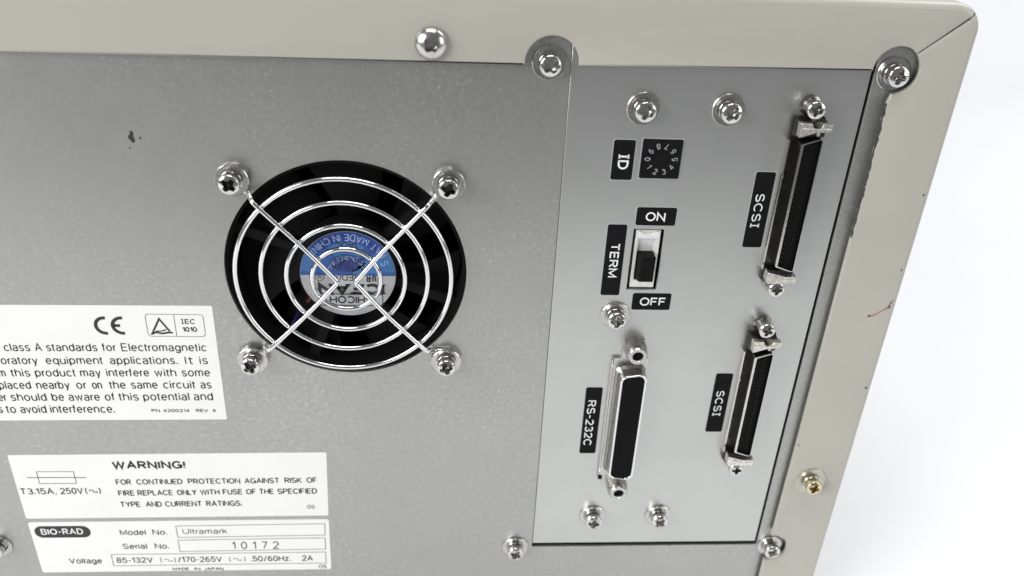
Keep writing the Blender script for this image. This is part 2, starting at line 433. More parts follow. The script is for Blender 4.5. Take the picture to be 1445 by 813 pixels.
# a white sheet covers the table and sweeps up behind it
bm = bmesh.new(); prof = [(-400, TABLE_Z+.6), (0, TABLE_Z+.6), (740, TABLE_Z+.6)]+[(820+330*math.sin(rad(a)), TABLE_Z+.6+330*(1-math.cos(rad(a)))) for a in range(0, 91, 5)]+[(1150, 900), (1150, 2400)]
rows = [[bm.verts.new(Vector((x, y, z))*U) for x in (-1450, -500, 1000, 2050)] for y, z in prof]
for A_, C_ in zip(rows, rows[1:]):
    for k in range(3): bm.faces.new((A_[k], A_[k+1], C_[k+1], C_[k]))
me = bpy.data.meshes.new('backdrop'); bm.to_mesh(me); bm.free(); me.materials.append(M['wall']); me.polygons.foreach_set('use_smooth', [True]*len(me.polygons))
bd = bpy.data.objects.new('backdrop', me); COL.objects.link(bd); bd['kind'] = 'structure'
sol = bd.modifiers.new('thickness', 'SOLIDIFY'); sol.thickness = .4*U

# ------------------------------------------------------------------ casing: folded top and side covers
R_B = 1.8
ZT, XR, RC = 82.8, 169.6, 6.0
FH, FB = 2.6, 1.4          # front and back face of the cover's flange, which stands off the back sheet
def bend(b, path):
    """quarter-round bend and the sheet running back from it, along an outline path whose outside is on its left"""
    prof = [(R_B*math.sin(rad(a)), FH-R_B*(1-math.cos(rad(a)))) for a in range(0, 91, 15)]+[(R_B, -20), (R_B, -120), (R_B, -330)]
    rows = []
    for i, p in enumerate(path):
        p = Vector(p); a = Vector(path[max(i-1, 0)]); c = Vector(path[min(i+1, len(path)-1)])
        t = (c-a).normalized(); nrm = Vector((-t.y, t.x))
        rows.append([b.bm.verts.new(V3(p.x+nrm.x*o, p.y+nrm.y*o, h)) for o, h in prof])
    for A, C in zip(rows, rows[1:]):
        for k in range(len(prof)-1): b.bm.faces.new((A[k], C[k], C[k+1], A[k+1]))
def soften(b, keep):
    """ease the front edges of the flange except along the bend"""
    es = []
    for e in b.bm.edges:
        if len(e.link_faces) != 2: continue
        if all(abs(v.co.y+FH*U) < 1e-7 for v in e.verts) and any(abs(f.normal.y) < .5 for f in e.link_faces):
            m = (e.verts[0].co+e.verts[1].co)/2/U
            if keep(m.x, m.z): es.append(e)
    b.bm.normal_update()
    bmesh.ops.bevel(b.bm, geom=es, offset=.42*U, segments=3, affect='EDGES', profile=.5)
nA, nB, nC = (56.9, 65.3, 7.2), (151.2, 66.3, 6.6), (151.0, -111.5, 6.0)
mit0 = (nB[0]+nB[2]*math.cos(rad(45)), nB[1]+nB[2]*math.sin(rad(45)))
corner = arc(XR-RC, ZT-RC, RC, 90, 0, 16)
top_pts = [(-260, 62.5), (-84, 63.7), (49.75, 64.7)]+arc(*nA, 184, -3, 26)+[(144.65, 66.2)]+arc(*nB, 180, 46.2, 18)
top_pts += [(167.65, 81.0)]+[p for p in arc(XR-RC, ZT-RC, RC, 48, 90, 7)]+[(-260, ZT)]
b = B(); b.plate(top_pts, [], FB, FH)
b.bm.normal_update(); soften(b, lambda x, z: z < 79 and x > -259)
bend(b, [(-260, ZT), (0, ZT), (XR-RC, ZT)]+[p for p in arc(XR-RC, ZT-RC, RC, 90, 46.5, 7)][1:])
cover = b.obj('top_cover', 'beige', fix=False)
random.seed(3)
chip = []
z = 57.2
while z > 17:                       # flaked paint leaves a ragged inner edge high on the side cover
    chip.append((150.85+random.choice((0, .1, .3, .5, .25))*random.uniform(.4, 1), z)); z -= random.uniform(.25, 1.3)
side_pts = arc(*nB, 43.8, -86, 24)+chip+[(150.75, 15.7), (150.65, -60), (150.35, -103.5)]+arc(nC[0], nC[1], nC[2], 97, -104, 26)+[(149.7, -119), (149.7, -158)]
side_pts += [(XR, -158)]+arc(XR-RC, ZT-RC, RC, 0, 44, 7)+[(168.05, 80.5)]
b = B(); b.plate(side_pts, [], FB, FH)
b.bm.normal_update(); soften(b, lambda x, z: x < 166 and z > -157)
bend(b, [p for p in arc(XR-RC, ZT-RC, RC, 44.5, 0, 7)]+[(XR, 40), (XR, -40), (XR, -158)])
side = b.obj('side_cover', 'beige', fix=False)
# bare metal where the paint has gone
random.seed(3)
b = B(); edge = [(151.55, 57)]
b.poly([(150.7, 57.2)]+[(x+random.uniform(-.15, .14), z) for x, z in chip]+[(150.9, 16.0), (150.65, 16.0)], FH-.62, FH-.10)
b.obj('chipped_edge', 'bare', side)
b = B(); b.box(-261.5, -260, -160, 82, -330, 1.2); b.box(-261.5, 171.5, -160, -158, -330, 1.2); b.box(-261.5, 171.5, -158, 84, -332, -330)
b.obj('case_base', 'beige')

# ------------------------------------------------------------------ back sheet with fan opening, and the connector plate in its cut-out
HR = 35.6
b = B()
cut = [(62.2, -112.2), (146.5, -112.2), (146.5, 75), (62.2, 75)]
b.plate([(-258, -156), (169, -156), (169, 80), (-258, 80)], [cut, circ(0.1, 0.2, HR, 96)], -1.2, 0)
panel = b.obj('back_panel', 'panel', bevel=.12)
b = B()
sw = [(85.0, -4.0), (94.3, -4.0), (94.3, 16.5), (85.0, 16.5)]
b.plate([(62.35, -110.3), (145.5, -110.3), (145.5, 75), (62.35, 75)], [sw], -1.2, .12)
b.obj('connector_plate', 'plate', bevel=.12)
b = B()
b.bm.free(); b.bm = bmesh.new()
x0, x1, z0, z1, hb, hf = -60, 160, -125, 78, -46, -1.35
vs = [b.bm.verts.new(V3(*p)) for p in ((x0, z0, hb), (x1, z0, hb), (x1, z1, hb), (x0, z1, hb), (x0, z0, hf), (x1, z0, hf), (x1, z1, hf), (x0, z1, hf))]
for f in ((0, 1, 2, 3), (0, 1, 5, 4), (1, 2, 6, 5), (2, 3, 7, 6), (3, 0, 4, 7)): b.bm.faces.new([vs[i] for i in f])
b.obj('dark_backing_box', 'void')  # black box added behind the openings to keep gaps dark and stop light
# ragged burrs along the lower edge of the cut-out
b = B(); random.seed(5)
for x, wd in ((73.5, .9), (87, .8), (98.5, .6), (113, 1.0), (131, .7)):
    b.taper([(x, -112.6), (x+wd, -112.6), (x+wd, -112.2), (x, -112.2)], -.8, [(x+.2, -112.5), (x+wd-.2, -112.5), (x+wd-.2, -112.25), (x+.2, -112.25)], .12)
b.obj('burr', 'bare', panel)

# ------------------------------------------------------------------ screws
def boolean_cut(me, cutter, name):
    o = bpy.data.objects.new('tmp', me); c = bpy.data.objects.new('tmpc', cutter)
    COL.objects.link(o); COL.objects.link(c)
    md = o.modifiers.new('b', 'BOOLEAN'); md.object = c; md.operation = 'DIFFERENCE'; md.solver = 'EXACT'
    bpy.context.view_layer.update()
    dg = bpy.context.evaluated_depsgraph_get()
    out = bpy.data.meshes.new_from_object(o.evaluated_get(dg)); out.name = name
    bpy.data.objects.remove(o); bpy.data.objects.remove(c)
    out.polygons.foreach_set('use_smooth', [True]*len(out.polygons)); out.set_sharp_from_angle(angle=rad(30))
    return out
def cross(b, R, w0, htop, hbot, k=.62):
    """phillips recess cutter: fat cross with tapered floor"""
    def outline(R, w, q):
        pts = []
        for i in range(4):
            a = rad(90*i)
            for x, y in ((w*q, -w), (R, -w*.72), (R, w*.72), (w*q, w)):
                if (x, y) == (w*q, w): continue
                pts.append((x*math.cos(a)-y*math.sin(a), x*math.sin(a)+y*math.cos(a)))
            x, y = w*q*1.0, w
        return pts
    b.taper(outline(R*.62, w0*.66, 1.15), hbot, outline(R, w0, 1.25), htop)
def head_mesh(name, r, h0, hside, htop, crossR, crossw, dome=False, hole=False):
    b = B()
    if dome:
        prof = [(0, h0), (r, h0), (r, h0+.25)]+[(r*math.cos(rad(a)), h0+.25+(htop-h0-.25)*math.sin(rad(a))) for a in range(12, 89, 8)]+[(0, htop)]
    else:
        prof = [(0, h0), (r*.96, h0), (r, h0+.25), (r, hside)]
        for a in range(0, 61, 12): prof.append((r-.75+.75*math.cos(rad(a))-.0, hside+ .62*math.sin(rad(a))))
        e = prof[-1]
        prof += [(e[0]*.6, e[1]+(htop-e[1])*.62), (e[0]*.3, htop-.03), (0, htop)]
    b.lathe(prof, n=44)
    me = b.mesh('tmp')
    c = B(); cross(c, crossR, crossw, htop+.6, htop-2.7)
    cm = c.mesh('tmpc')
    out = boolean_cut(me, cm, name)
    if hole:                      # the small punched dot beside the recess
        c = B(); c.lathe([(0, htop-.75), (.27, htop-.75), (.27, htop+.6), (0, htop+.6)], 1.52, 1.52, n=12)
        out = boolean_cut(out, c.mesh('tmpd'), name)
    return out
def put_screw(head, x, z, h, parent=root, m='chrome', rot=0, flat=None, spring=None, label=None, name='screw', wm='washer'):
    o = link(name, head, parent, (x, z, h), label)
    o.rotation_euler = (0, rad(rot), 0)
    if not head.materials: head.materials.append(M[m])
    if flat:
        w_ = link('flat_washer', flat, o)
    if spring:
        s_ = link('spring_washer', spring, o)
    return o
H1 = head_mesh('pan_head', 2.95, 1.9, 3.7, 4.7, 2.3, .86); H1.materials.append(M['chrome'])
H1b = head_mesh('pan_head_dimple', 2.95, 1.9, 3.7, 4.7, 2.3, .86, hole=True); H1b.materials.append(M['chrome'])
H2 = head_mesh('tall_pan_head', 2.95, 2.2, 3.9, 4.9, 2.3, .86); H2.materials.append(M['chrome'])
HG = head_mesh('gold_pan_head', 2.85, 1.6, 3.8, 4.7, 2.15, .78); HG.materials.append(M['gold'])
HD = head_mesh('button_head', 4.4, .0, .6, 3.0, 2.2, .9, dome=True); HD.materials.append(M['domed'])
HS = head_mesh('small_pan_head', 2.55, 0, 1.5, 2.3, 1.85, .62); HS.materials.append(M['chrome'])
b = B(); b.lathe([(1.6, .02), (4.55, .02), (4.7, .12), (4.7, .55), (4.5, .72), (1.6, .72)], n=56, close=True); FW = b.mesh('flat_washer'); FW.materials.append(M['washer'])
b = B(); b.lathe([(1.6, .02), (5.3, .02), (5.45, .10), (5.45, .28), (5.3, .38), (1.6, .38)], n=56, close=True); FWT = b.mesh('thin_washer'); FWT.materials.append(M['beigewasher'] if 'beigewasher' in M else M['washer'])
def spring_mesh(r0, r1, h0, h1):
    """split lock washer: one turn rising a little, with a gap"""
    b = B(); n = 44; rows = []
    for i in range(n+1):
        a = rad(12+(336)*i/n); rise = (h1-h0)*.28*i/n; t = (h1-h0)*.72
        rows.append([b.bm.verts.new(V3(r*math.cos(a), r*math.sin(a), hh)) for r, hh in ((r0, h0+rise), (r1, h0+rise), (r1, h0+rise+t), (r0, h0+rise+t))])
    for A, C in zip(rows, rows[1:]):
        for k in range(4): b.bm.faces.new((A[k], A[(k+1) % 4], C[(k+1) % 4], C[k]))
    b.bm.faces.new(rows[0][::-1]); b.bm.faces.new(rows[-1])
    return b.mesh('spring_washer')
SW = spring_mesh(1.6, 3.15, .74, 1.9); SW.materials.append(M['chrome'])
SWF = spring_mesh(1.6, 3.15, .74, 2.2); SWF.materials.append(M['chrome'])

for x, z, h, rot, hd in ((83.3, 53.2, .12, 20, H1b), (107.2, 53.5, .12, 35, H1b), (107.0, -96.9, .12, 40, H1), (83.1, -97.0, .12, 10, H1b), (82.5, -13.2, .12, 5, H1),
                 (56.0, -112.0, 0, 28, H1b), (56.4, 64.9, 0, 50, H1b), (151.6, 65.0, 0, 12, H1b), (151.5, -112.4, 0, 22, H1), (-124.6, -108.8, 0, 10, H1)):
    put_screw(hd, x, z, h, flat=FW, spring=SW, rot=rot)
put_screw(HG, 158.9, -78.9, FH, flat=FWT, spring=SW, rot=15, label='yellowish screw on the beige side cover')
put_screw(HD, 25.0, 69.5, FH, rot=44, label='domed screw on the beige top cover')

# ------------------------------------------------------------------ fan behind the opening
fan = B()
for sx, sz in ((1, 1), (-1, 1), (-1, -1), (1, -1)): pass
fan.plate(rrect(-36.5, 36.5, -36.5, 36.5, 4), [circ(0, 0, 34.6, 72)], -18, -1.3)
fan = fan.obj('cooling_fan', 'fanblack')
b = B(); b.lathe([(0, -10), (14.9, -10), (14.9, -1.6), (14.5, -1.2), (0, -1.2)], n=64); b.obj('hub', 'fanblack', fan)
LC = (.3, -.7); LR = 14.2
b = B(); b.poly(circ(*LC, LR, 72), -1.2, -1.0); hl = b.obj('hub_label', 'silver', fan)
b = B(); b.poly(arc(*LC, LR-.05, -1.5, 181.5, 40), -1.0, -.97); b.obj('label_band', 'blue', fan)
b = B()
def sector(r0, r1, a0, a1): return arc(*LC, r1, a0, a1, 10)+arc(*LC, r0, a1, a0, 10)
for a0, a1, m_ in ((60, 122, 'lightblue'), ): b.poly(sector(6.8, 10.6, a0, a1), -.97, -.95)
b.poly(sector(1.5, 14.1, 4, 40), -.97, -.955); b.poly(sector(9.5, 14.1, 146, 176), -.97, -.955)
b.obj('label_band_pale', 'lightblue', fan)
b = B()
b.poly(sector(10.9, 14.0, 40, 142), -.97, -.955); b.poly(sector(1.0, 6.6, 30, 150), -.97, -.955); b.obj('label_band_deep', 'deepblue', fan)
b = B(); rtext(b, 'PAT MADE IN CHINA', *LC, 13.3, 30, 152, 2.0, .26, -.92)
rtext(b, 'LIC ENGINEERING', *LC, 6.2, 30, 165, 1.2, .18, -.92)
rtext(b, 'S', *LC, 12.6, 17, 24, 2.0, .26, -.92)
b.obj('label_lettering_white', 'paleblue', fan)
b = B()
def up_text(s, x0, x1, zb, cap, wt, serif=0): text(b, s, x1, zb, x0, zb, cap, wt, -.92, serif=serif)   # the fan sits upside down
up_text('1AOC', -3.1, 3.5, 10.1, 2.3, .14)
up_text('24V 0.1', -3.4, 5.4, 5.0, 2.1, .13)
up_text('0715-24', -4.6, 5.6, 2.6, 1.9, .13)
up_text('RED(+)'.replace('+', '-'), -4.4, 3.6, -.6, 2.2, .12)
up_text('ICFAN', -8.9, 11.0, -3.7, 3.9, .26, serif=.2)
up_text('SHICOH', -5.6, 7.4, -8.1, 2.6, .17)
for r in ((-8.7, 10.4, -11.4, -7.5),):
    x0, x1, z0, z1 = r; stroke(b.bm, [(x0, z0), (x1, z0), (x1, z1), (x0, z1), (x0, z0)], .14, lambda p: V3(p[0], p[1], -.92))
up_text('R', 5.6, 7.0, -1.0, 2.2, .2); up_text('U', 7.4, 8.6, -1.0, 2.2, .2)
stroke(b.bm, [(p[0], p[1]) for p in circ(-8.2, -1.6, 1.3, 16)]+[(-6.9, -1.6)], .1, lambda p: V3(p[0], p[1], -.92)); up_text('CS', -8.8, -7.6, -1.1, 1.0, .2)
b.obj('label_lettering', 'ink', fan)
st = None
b = B(); b.poly([(14.2, -1.3), (35, -2.2), (35, 1.2), (14.2, 1.3)], -8, -5.0); st = b.mesh('strut'); st.materials.append(M['fanblack'])
for a in (20, 110, 200, 318):
    s_ = link('strut', st, fan); s_.rotation_euler = (0, rad(a), 0)
b = B()
bl0 = []
for i in range(9):
    t = i/8; r = 14.6+t*19.2; a = rad(12*t)
    bl0.append((r, a))
rows = []
for r, a in bl0:
    rows.append([b.bm.verts.new(V3(r*math.cos(a+k*rad(38)/5), r*math.sin(a+k*rad(38)/5), -15+k*1.3)) for k in range(6)])
for A, C in zip(rows, rows[1:]):
    for k in range(5): b.bm.faces.new((A[k], A[k+1], C[k+1], C[k]))
bm_ = b.mesh('blade'); bm_.materials.append(M['fanblack'])
for i in range(7):
    o = link('blade', bm_, fan); o.rotation_euler = (0, -rad(i*360/7+9), 0)
b = B(); b.tube([(-9.6, -8.5, -3.6), (-11.2, -9.6, -2.8), (-12.6, -11.4, -3.4), (-13.4, -13.6, -9)], .55); b.obj('lead_wire', 'red', fan, label='red lead wire')
b = B(); b.tube([(-16.0, -17.5, -9), (-17.6, -19.6, -3.6), (-18.2, -21.4, -3.2), (-18.4, -23.5, -9)], .55); b.obj('lead_wire', 'bluewire', fan, label='blue lead wire')

# ------------------------------------------------------------------ wire finger guard
guard = link('fan_guard', None)
WR = .74
for r, cx, cz in ((31.4, -.3, .2), (24.3, -.1, .2), (17.3, .2, .1), (10.0, .3, 0)):
    b = B(); b.tube([(cx+r*math.cos(a), cz+r*math.sin(a), 3.4) for a in [2*math.pi*i/96 for i in range(96)]], WR, 12, True)
    b.obj('guard_ring', 'wire', guard)
def bez(P, n=10):
    """Catmull-Rom through the points"""
    out = []; P = [Vector(p) for p in P]; Q = [P[0]*2-P[1]]+P+[P[-1]*2-P[-2]]
    for i in range(1, len(Q)-2):
        for k in range(n):
            t = k/n; a, b_, c, d = Q[i-1], Q[i], Q[i+1], Q[i+2]
            out.append(.5*((2*b_)+(c-a)*t+(2*a-5*b_+4*c-d)*t*t+(3*b_-a-3*c+d)*t*t*t))
    out.append(P[-1]); return out
def spoke(sg):
    # foot loop round the screw, up to the spoke, across, and down again
    def foot(zs):
        cx, cz = 30*sg, 30*zs; a0 = math.atan2(-zs, -sg)
        lp = [(cx+3.6*math.cos(a0+rad(t)), cz+3.6*math.sin(a0+rad(t)), .76) for t in (-300, -250, -200, -150, -110, -70, -40)]
        return lp
    up_ = foot(1); dn = foot(-1)[::-1]
    pa = [(26.4*sg, 26.2, 1.1), (24.9*sg, 24.9, 3.0), (23.0*sg, 23.2, 4.7), (12*sg+.3, 11.3, 4.95), (3.9*sg+.5, 1.6, 5.0), (2.9*sg+.5, .25, 5.0), (2.9*sg+.5, -.55, 5.0), (3.9*sg+.5, -1.9, 5.0),
          (12*sg+.2, -11.4, 4.95), (23.0*sg, -23.2, 4.7), (24.9*sg, -24.9, 3.0), (26.4*sg, -26.2, 1.1)]
    b = B(); b.tube(bez(up_+pa+dn, 8), WR, 12)
    b.obj('guard_spoke', 'wire', guard)
spoke(-1); spoke(1)
for x, z, rot in ((-30, 30, 40), (30, 30, 22), (-30, -30, 62), (30, -30, 72)):
    put_screw(H2, x, z, 1.5, flat=FW, spring=SWF, rot=rot)

# ------------------------------------------------------------------ SCSI sockets
def dprof(x0, x1, za, zb, slant, r, off=0):
    """D outline, long side on the right"""
    return rpoly([(x1-off, zb-off), (x0+off, zb-slant-off*.7), (x0+off, za+slant+off*.7), (x1-off, za+off)], r)
def scsi(zc, name='scsi_socket'):
    P = (130.4, zc, .12)
    c = link(name, None, root, P)
    b = B(); b.poly(rrect(-4.6, 4.5, -26.5, 25.2, .4), 0, 1.5)
    b.taper([(-4.4, 19.8), (4.3, 19.8), (4.3, 25.0), (-4.4, 25.0)], 1.5, [(-3.8, 20.2), (4.0, 20.2), (4.0, 24.6), (-3.8, 24.6)], 4.2)
    b.taper([(-4.4, -26.3), (4.3, -26.3), (4.3, -21.4), (-4.4, -21.4)], 1.5, [(-3.8, -25.9), (4.0, -25.9), (4.0, -21.9), (-3.8, -21.9)], 4.0)
    b.obj('connector_housing', 'darkmetal', c, bevel=.15)
    b = B(); b.box(-5.1, -4.62, -22.5, 18.5, .0, 2.3); b.box(-4.9, -4.5, 7, 8.2, 0, 2.5); b.obj('side_spring', 'chrome', c)
    outer = dprof(-2.75, 3.2, -21.7, 20.4, 1.9, .8)
    inner = [(min(x, 3.12) if x > 2.8 else x, z) for x, z in dprof(-2.3, 3.32, -21.7, 20.4, 1.9, .55, .30)]
    b = B(); b.plate(outer, [inner], 1.4, 5.8); b.obj('shell', 'darkmetal', c, bevel=.05)
    b = B(); b.plate(outer, [inner], 5.8, 6.0); b.obj('shell_rim', 'chrome', c)
    b = B(); b.poly(dprof(-2.75, 3.2, -21.7, 20.4, 1.9, .4, .34), 1.5, 4.9)
    b.obj('contact_insert', 'black', c)
    b = B()
    for i in range(25):
        for x in (-.85, 1.3):
            z = -18.6+i*1.5; b.box(x-.10, x+.10, z-.12, z+.12, 4.88, 4.98)
    p = b.obj('contact_pins', 'pin', c); p['kind'] = 'stuff'
    for zs in (1, -1):
        b = B()
        if zs > 0:
            pts = [(-4.0, 24.6), (-.9, 24.6), (-.6, 23.6), (.2, 23.05), (1.2, 23.0), (1.9, 23.6), (2.3, 24.5), (4.9, 24.4), (4.9, 22.6), (4.6, 22.2), (1.0, 22.2), (-3.9, 20.5)]
            b.taper(pts, 3.6, [(x, z) for x, z in pts], 6.2)
            b.taper([(-3.6, 23.3), (4.7, 23.3), (4.7, 23.0), (-3.6, 23.0)], 6.2, [(-3.5, 23.25), (4.6, 23.25), (4.6, 23.1), (-3.5, 23.1)], 6.45)
            b.box(1.4, 2.2, 20.7, 22.2, 4.2, 5.2)
        else:
            pts = [(-4.3, -21.9), (-3.5, -21.9), (1.5, -23.3), (4.7, -23.0), (4.7, -25.4), (-3.9, -25.6), (-4.4, -24.6)]
            b.taper(pts, 3.0, pts, 6.0)
            b.taper([(-3.3, -22.5), (1.3, -24.0), (4.6, -23.9), (4.6, -24.2), (1.3, -24.35), (-3.3, -22.9)][::-1], 6.0, [(-3.3, -22.6), (1.3, -24.1), (4.5, -24.0), (4.5, -24.15), (1.3, -24.3), (-3.3, -22.8)][::-1], 6.2)
        b.obj('latch_clip', 'cast', c, bevel=.12)
    for zz, rt in ((28.1, 18), (-28.0, 0)):
        b = B(); b.lathe([(0, 0), (3.0, 0), (3.0, .5), (2.5, .7), (2.2, .8), (2.2, 3.6), (0, 3.6)], n=32); b.obj('screw_collar', 'dullchrome', c, (-.3, zz, 0))
        o = link('screw', HS, c, (-.3, zz, 3.6)); o.rotation_euler = (0, rad(rt), 0)
    return c
scsi(27.4); scsi(-43.5)

# ------------------------------------------------------------------ RS-232 socket
c = link('serial_socket', None, root, (89.6, -53.1, .12))
fl = rpoly([(-6.4, -24.0), (-6.4, 24.4), (-3.6, 24.6), (-3.2, 30.4), (3.4, 31.4), (4.2, 24.6), (5.3, 24.4), (5.3, -24.0), (4.2, -25.5), (3.2, -31.0), (-2.6, -31.4), (-4.4, -29.5), (-4.9, -26.5), (-5.2, -24.0)][::-1], .25, 3)
b = B(); b.plate(fl[::-1], [], 0, 1.1); b.obj('connector_flange', 'washer', c, bevel=.2)
b = B(); b.tube([(-6.25, -23.6, 1.15), (-6.25, 0, 1.15), (-6.25, 24.0, 1.15)], .35, 10); b.obj('flange_lip', 'chrome', c)
b = B(); b.box(-6.3, -5.0, -25.9, -24.2, .3, 1.2); b.obj('flange_slot', 'black', c)
def ring_in(off): return dprof(-4.0, 4.5, -22.6, 21.6, 1.3, 2.0, off)
b = B(); b.taper(dprof(-5.1, 4.9, -23.6, 22.6, 1.4, 2.6)[::-1], 1.1, dprof(-4.35, 4.62, -22.9, 21.9, 1.35, 2.3)[::-1], 2.0)
b.taper(dprof(-4.35, 4.62, -22.9, 21.9, 1.35, 2.3)[::-1], 2.0, dprof(-4.0, 4.5, -22.6, 21.6, 1.3, 2.2)[::-1], 5.2)
b.obj('shell', 'dullchrome', c)
b = B(); b.plate(dprof(-4.0, 4.5, -22.6, 21.6, 1.3, 2.2), [ring_in(.72)], 5.2, 6.0); b.obj('shell_rim', 'wire', c, bevel=.22)
b = B(); b.poly(ring_in(.70), 5.1, 5.6); b.obj('contact_insert', 'black', c)
b = B()
for i in range(13): b.lathe([(0, 5.62), (.38, 5.62), (.28, 5.60), (0, 5.60)], -1.3, -16.4+i*2.65, 8)
for i in range(12): b.lathe([(0, 5.62), (.38, 5.62), (.28, 5.60), (0, 5.60)], 1.9, -15.1+i*2.65, 8)
p = b.obj('contact_holes', 'void', c); p['kind'] = 'stuff'
for zz in (28.4, -28.1):
    hx = [(3.7*math.cos(rad(60*i+30)), 3.7*math.sin(rad(60*i+30))) for i in range(6)]
    b = B(); b.poly(rpoly(hx, .5, 3), 1.1, 4.6)
    j = b.obj('jack_screw', 'dullchrome', c, (.35, zz, 0), bevel=.12)
    b = B(); b.lathe([(3.15, 4.6), (3.1, 5.9), (2.8, 6.3), (1.8, 6.3), (1.55, 5.9), (1.5, 4.6)], n=32, close=True); b.obj('jack_collar', 'washer', c, (.35, zz, 0))
    b = B(); b.lathe([(0, 3.0), (1.52, 3.0), (1.52, 5.4), (0, 5.4)], n=24); b.obj('threaded_hole', 'void', c, (.35, zz, 0))

# ------------------------------------------------------------------ termination switch in its window
c = link('slide_switch', None, root, (89.65, 6.25, 0))
b = B()
b.plate([(-3.7, -9.9), (3.9, -9.9), (3.9, 9.6), (-3.7, 9.6)], [[(-2.7, -7.2), (2.7, -7.2), (2.7, 7.0), (-2.7, 7.0)]], -3.6, -.6)
b.obj('switch_frame', 'whitemetal', c, bevel=.25)
b = B(); b.poly([(-3.0, 7.2), (3.4, 7.2), (3.4, 9.3), (2.2, 9.3), (1.2, 8.6), (-1.2, 8.6), (-2.2, 9.3), (-3.0, 9.3)], -.6, .3); b.obj('frame_tab', 'whitemetal', c, bevel=.15)
b = B(); b.box(-2.7, 2.7, -7.2, 7.0, -3.2, -1.7); b.obj('switch_floor', 'whitemetal', c)
b = B(); b.taper([(-2.5, -7.0), (2.4, -7.0), (2.4, 2.4), (-2.5, 2.4)], -1.6, [(-1.9, -6.2), (2.6, -6.2), (2.6, 2.2), (-1.9, 2.2)], 2.8)
b.obj('slider', 'slider', c, bevel=.3)

# ------------------------------------------------------------------ rotary ID dial
c = link('rotary_switch', None, root, (90.15, 38.65, .12))
b = B(); b.poly(rrect(-6.05, 6.05, -6.15, 6.15, .5), 0, .12); b.obj('dial_surround', 'tape_edge', c)
b = B(); b.poly(rrect(-5.75, 5.75, -5.85, 5.85, .4), .12, .5); b.obj('dial_body', 'tape', c, bevel=.1)
b = B(); b.lathe([(0, .5), (2.5, .5), (2.45, .62), (0, .62)], n=40); b.obj('rotor', 'tape', c)
b = B()
for k in range(10):
    a = 180+36*k; wd = G[str(k)][0]
    rtext(b, str(k), 0, 0, 4.7, a-1.5, a+4, 1.5, .17, .56)
b.obj('dial_digits', 'dialprint', c)

# ------------------------------------------------------------------ black embossed labels
def tape(x0, x1, z0, z1, s, A, Bp, cap, wt, serif=False, gap=.24):
    c = B(); c.poly(rrect(x0-.22, x1+.22, z0-.22, z1+.22, .8), .12, .17)
    o = c.obj('connector_label', 'tape_edge')
    c = B(); c.poly(rrect(x0, x1, z0, z1, .65), .17, .24); c.obj('label_tape', 'tape', o)
    c = B(); text(c, s, A[0], A[1], Bp[0], Bp[1], cap, wt, .28, gap=gap); c.obj('lettering', 'white', o)
    o['label'] = 'black label reading '+s.replace('|', 'I')
    return o
tape(76.2, 82.4, 32.0, 44.0, '|D', (77.9, 39.9), (77.9, 35.2), 3.1, .17)
tape(85.2, 97.1, 17.8, 23.6, 'ON', (88.0, 19.2), (93.9, 19.2), 2.9, .16)
tape(77.1, 82.9, -6.0, 17.9, 'TERM', (78.6, 11.8), (78.6, .2), 2.8, .16)
tape(87.3, 99.4, -11.1, -5.2, 'OFF', (89.7, -9.6), (97.9, -9.6), 2.9, .16)
tape(118.7, 124.6, 11.2, 35.4, 'SCS|', (119.9, 28.6), (119.9, 17.6), 2.7, .14)
tape(118.5, 124.2, -59.0, -35.0, 'SCS|', (119.8, -41.9), (119.8, -52.4), 2.7, .14)
tape(75.9, 81.4, -68.3, -40.8, 'RS-232C', (76.9, -46.0), (76.9, -65.0), 2.8, .15)

